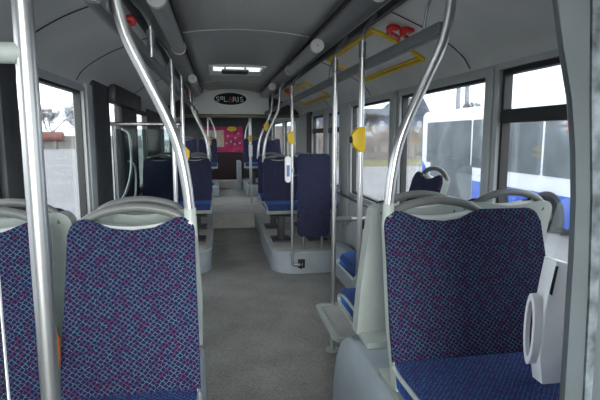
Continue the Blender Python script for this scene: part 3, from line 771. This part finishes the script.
# fence: panels are parts
e = empty('concrete_fence', (30, 38.5, GZ), 'long grey concrete panel fence across the yard, right windows', 'fence')
bm = bmesh.new()
for k in range(24): box(bm, 2+k*3, 2+k*3+2.86, 38.45, 38.6, GZ+.02, 2.35)
obj('fence_panel', bm, M_conc, e, smooth=False)
bm = bmesh.new()
for k in range(25): box(bm, 2+k*3-.14, 2+k*3, 38.35, 38.7, GZ, 2.5)
obj('fence_post', bm, M_conc, e, smooth=False)
# low pale wall on the left
tag(obj('yard_wall', B(-70, -12, 78, 78.3, GZ, 1.6), mat('pale_yard_wall', (.17, .165, .15), .9, var=.15, scale=.5)), 'low pale wall at the far side of the yard, left window', 'wall')
# grey-blue building
e = empty('far_building', (20, 58, GZ), 'grey blue building with gable and arched windows beyond the fence', 'building')
obj('building_wall', B(10, 25.5, 56, 66, GZ, 4.0), M_bld, e, smooth=False)
obj('building_roof', Pr([(21.0, 4.0), (25.6, 4.0), (24.4, 6.1), (23.8, 6.3), (22.2, 5.0)], 'y', 55.9, 66), M_bld, e, smooth=False)
obj('lower_roof', Pr([(9.8, 4.0), (21.5, 4.0), (20.9, 4.8), (10.4, 4.8)], 'y', 55.8, 66), mat('pale_slate_roof', (.09, .11, .14), .7), e, smooth=False)
for k in range(9):
    x = 11.2+k*1.6; out = [(x-.35, 2.0), (x+.35, 2.0)]+[(x+.35*math.cos(a*PI/8), 3.0+.4*math.sin(a*PI/8)) for a in range(9)]
    obj('arched_window', Pr(out, 'y', 55.9, 55.98), M_bwin, e, smooth=False)
# tank on a cradle
e = empty('storage_tank', (-25.5, 75, GZ), 'rust red horizontal tank in front of the low wall, left window', 'tank')
obj('tank_body', T([(-28.4, 75, 1.45), (-28.2, 75, 1.45), (-22.6, 75, 1.45), (-22.4, 75, 1.45)], .72, 20, 0), M_tank, e)
bm = bmesh.new()
for x in (-27.4, -25.4, -23.4): box(bm, x-.15, x+.15, 74.5, 75.5, GZ, .85)
obj('tank_cradle', bm, M_conc, e, smooth=False)
# trees
def tree(x, y, h, lab, seed, spread=1.0, mx=6):
    rnd = random.Random(seed); bm = bmesh.new()
    def br(p, d, L_, r, lev):
        q = p+d*L_
        tube(bm, [p, q], max(r, .022), 3 if lev else 6, 0, r2=max(r*.6, .014))
        if lev >= mx: return
        for k in range(3 if lev < 4 else 4):
            nd = (d+Vector((rnd.uniform(-1, 1), rnd.uniform(-1, 1), rnd.uniform(-.35, .7)))*.75*spread).normalized()
            br(p+d*L_*rnd.uniform(.55, 1), nd, L_*rnd.uniform(.6, .82), r*.58, lev+1)
    br(Vector((x, y, GZ)), Vector((0, 0, 1)), h*.27, h*.022, 0)
    tag(obj('bare_tree', bm, M_bark, smooth=False), lab, 'tree', 'bare trees beyond the yard')
tree(-26.5, 84, 10.5, 'tall bare tree rising above the tank, left window', 1, 1.25)
tree(-23.0, 88, 11.5, 'tallest bare tree right of the tank, left window', 2, 1.25)
tree(-32.0, 84, 9, 'low bare tree at the left end of the tank', 3, 1.25)
tree(-24.8, 95, 9.5, 'bare tree in the background between the two tall ones, left window', 11, 1.3)
tree(-34.5, 90, 9, 'bare tree beyond the wall left of the near steel pole', 4)
tree(27.0, 50, 7.5, 'bare tree beyond the fence by the gable, right window', 5)
tree(31.5, 52, 11, 'tall bare tree rising behind the white bus', 6, 1, 4)
tree(15.5, 50, 6.0, 'bare tree beyond the fence left of the gable', 8)
# chimney pair behind the bus
for x, lab in ((30.0, 'left one of two dark chimneys behind the white bus'), (31.2, 'right one of two dark chimneys behind the white bus')):
    tag(obj('chimney', T([(x, 58, GZ), (x, 58, 9.2)], .28, 12, 0), mat('chimney_dark', (.16, .17, .20), .8)), lab, 'chimney')

# parked white and blue bus
BX = 6.17; bY0, bY1 = 2.6, 14.5
e = empty('parked_bus', (BX+1.2, 9, GZ), 'white and blue bus parked outside the right windows', 'bus')
body = rrect(BX, BX+2.4, GZ+.16, 2.29, .14)
obj('bus_body', Pr(body, 'y', bY0, bY1, bev=.05), M_busw, e)
def bpanel(name, y0, y1, z0, z1, m, d=.012, r=.04, lab=None):
    return obj(name, Pr(rrect(y0, y1, z0, z1, r), 'x', BX-d, BX+.02), m, e, smooth=False, label=lab)
bpanel('bus_window', 11.52, 14.15, .76, 1.96, M_busg)
bpanel('bus_window', 8.75, 11.43, .76, 1.96, M_busg)
bpanel('bus_window', 3.4, 8.67, .76, 1.96, M_busg)
bpanel('bus_door', 11.4, 13.85, -.12, .80, M_busg, .013)
for y in (10.4, 7.6, 5.1):
    obj('window_divider', B(BX-.02, BX-.008, y-.04, y+.04, .78, 1.94), M_black, e, smooth=False)
bpanel('blue_band', 2.7, 11.36, GZ+.17, .42, M_busb, .014, .02)
obj('blue_swoosh', Pr([(14.45, .22), (14.45, .76), (13.93, .40), (13.90, .20)], 'x', BX-.016, BX), M_busb, e, smooth=False)
obj('blue_swoosh', Pr([(14.45, GZ+.18), (14.45, .22), (13.90, .20), (13.90, GZ+.18)], 'x', BX-.016, BX), M_busb, e, smooth=False)
for y in (10.25, 8.45, 3.9):
    arch = [(y+.50*math.cos(a*PI/12), GZ+.36+.46*math.sin(a*PI/12)) for a in range(13)]+[(y-.50, GZ+.17), (y+.50, GZ+.17)]
    obj('wheel_arch', Pr(arch, 'x', BX-.022, BX+.01), M_black, e, smooth=False)
    wh = obj('wheel', T([(BX-.024, y, GZ+.37), (BX+.28, y, GZ+.37)], .36, 28, 0), M_tyre, e)
    obj('hubcap', T([(BX-.04, y, GZ+.37), (BX-.02, y, GZ+.37)], .17, 20, 0), M_dsteel, wh)
obj('route_sticker', B(BX-.02, BX-.01, 7.78, 8.08, 1.62, 1.82), mat('sticker_red', (.30, .03, .04), .5), e, smooth=False, label='red notice in the window')
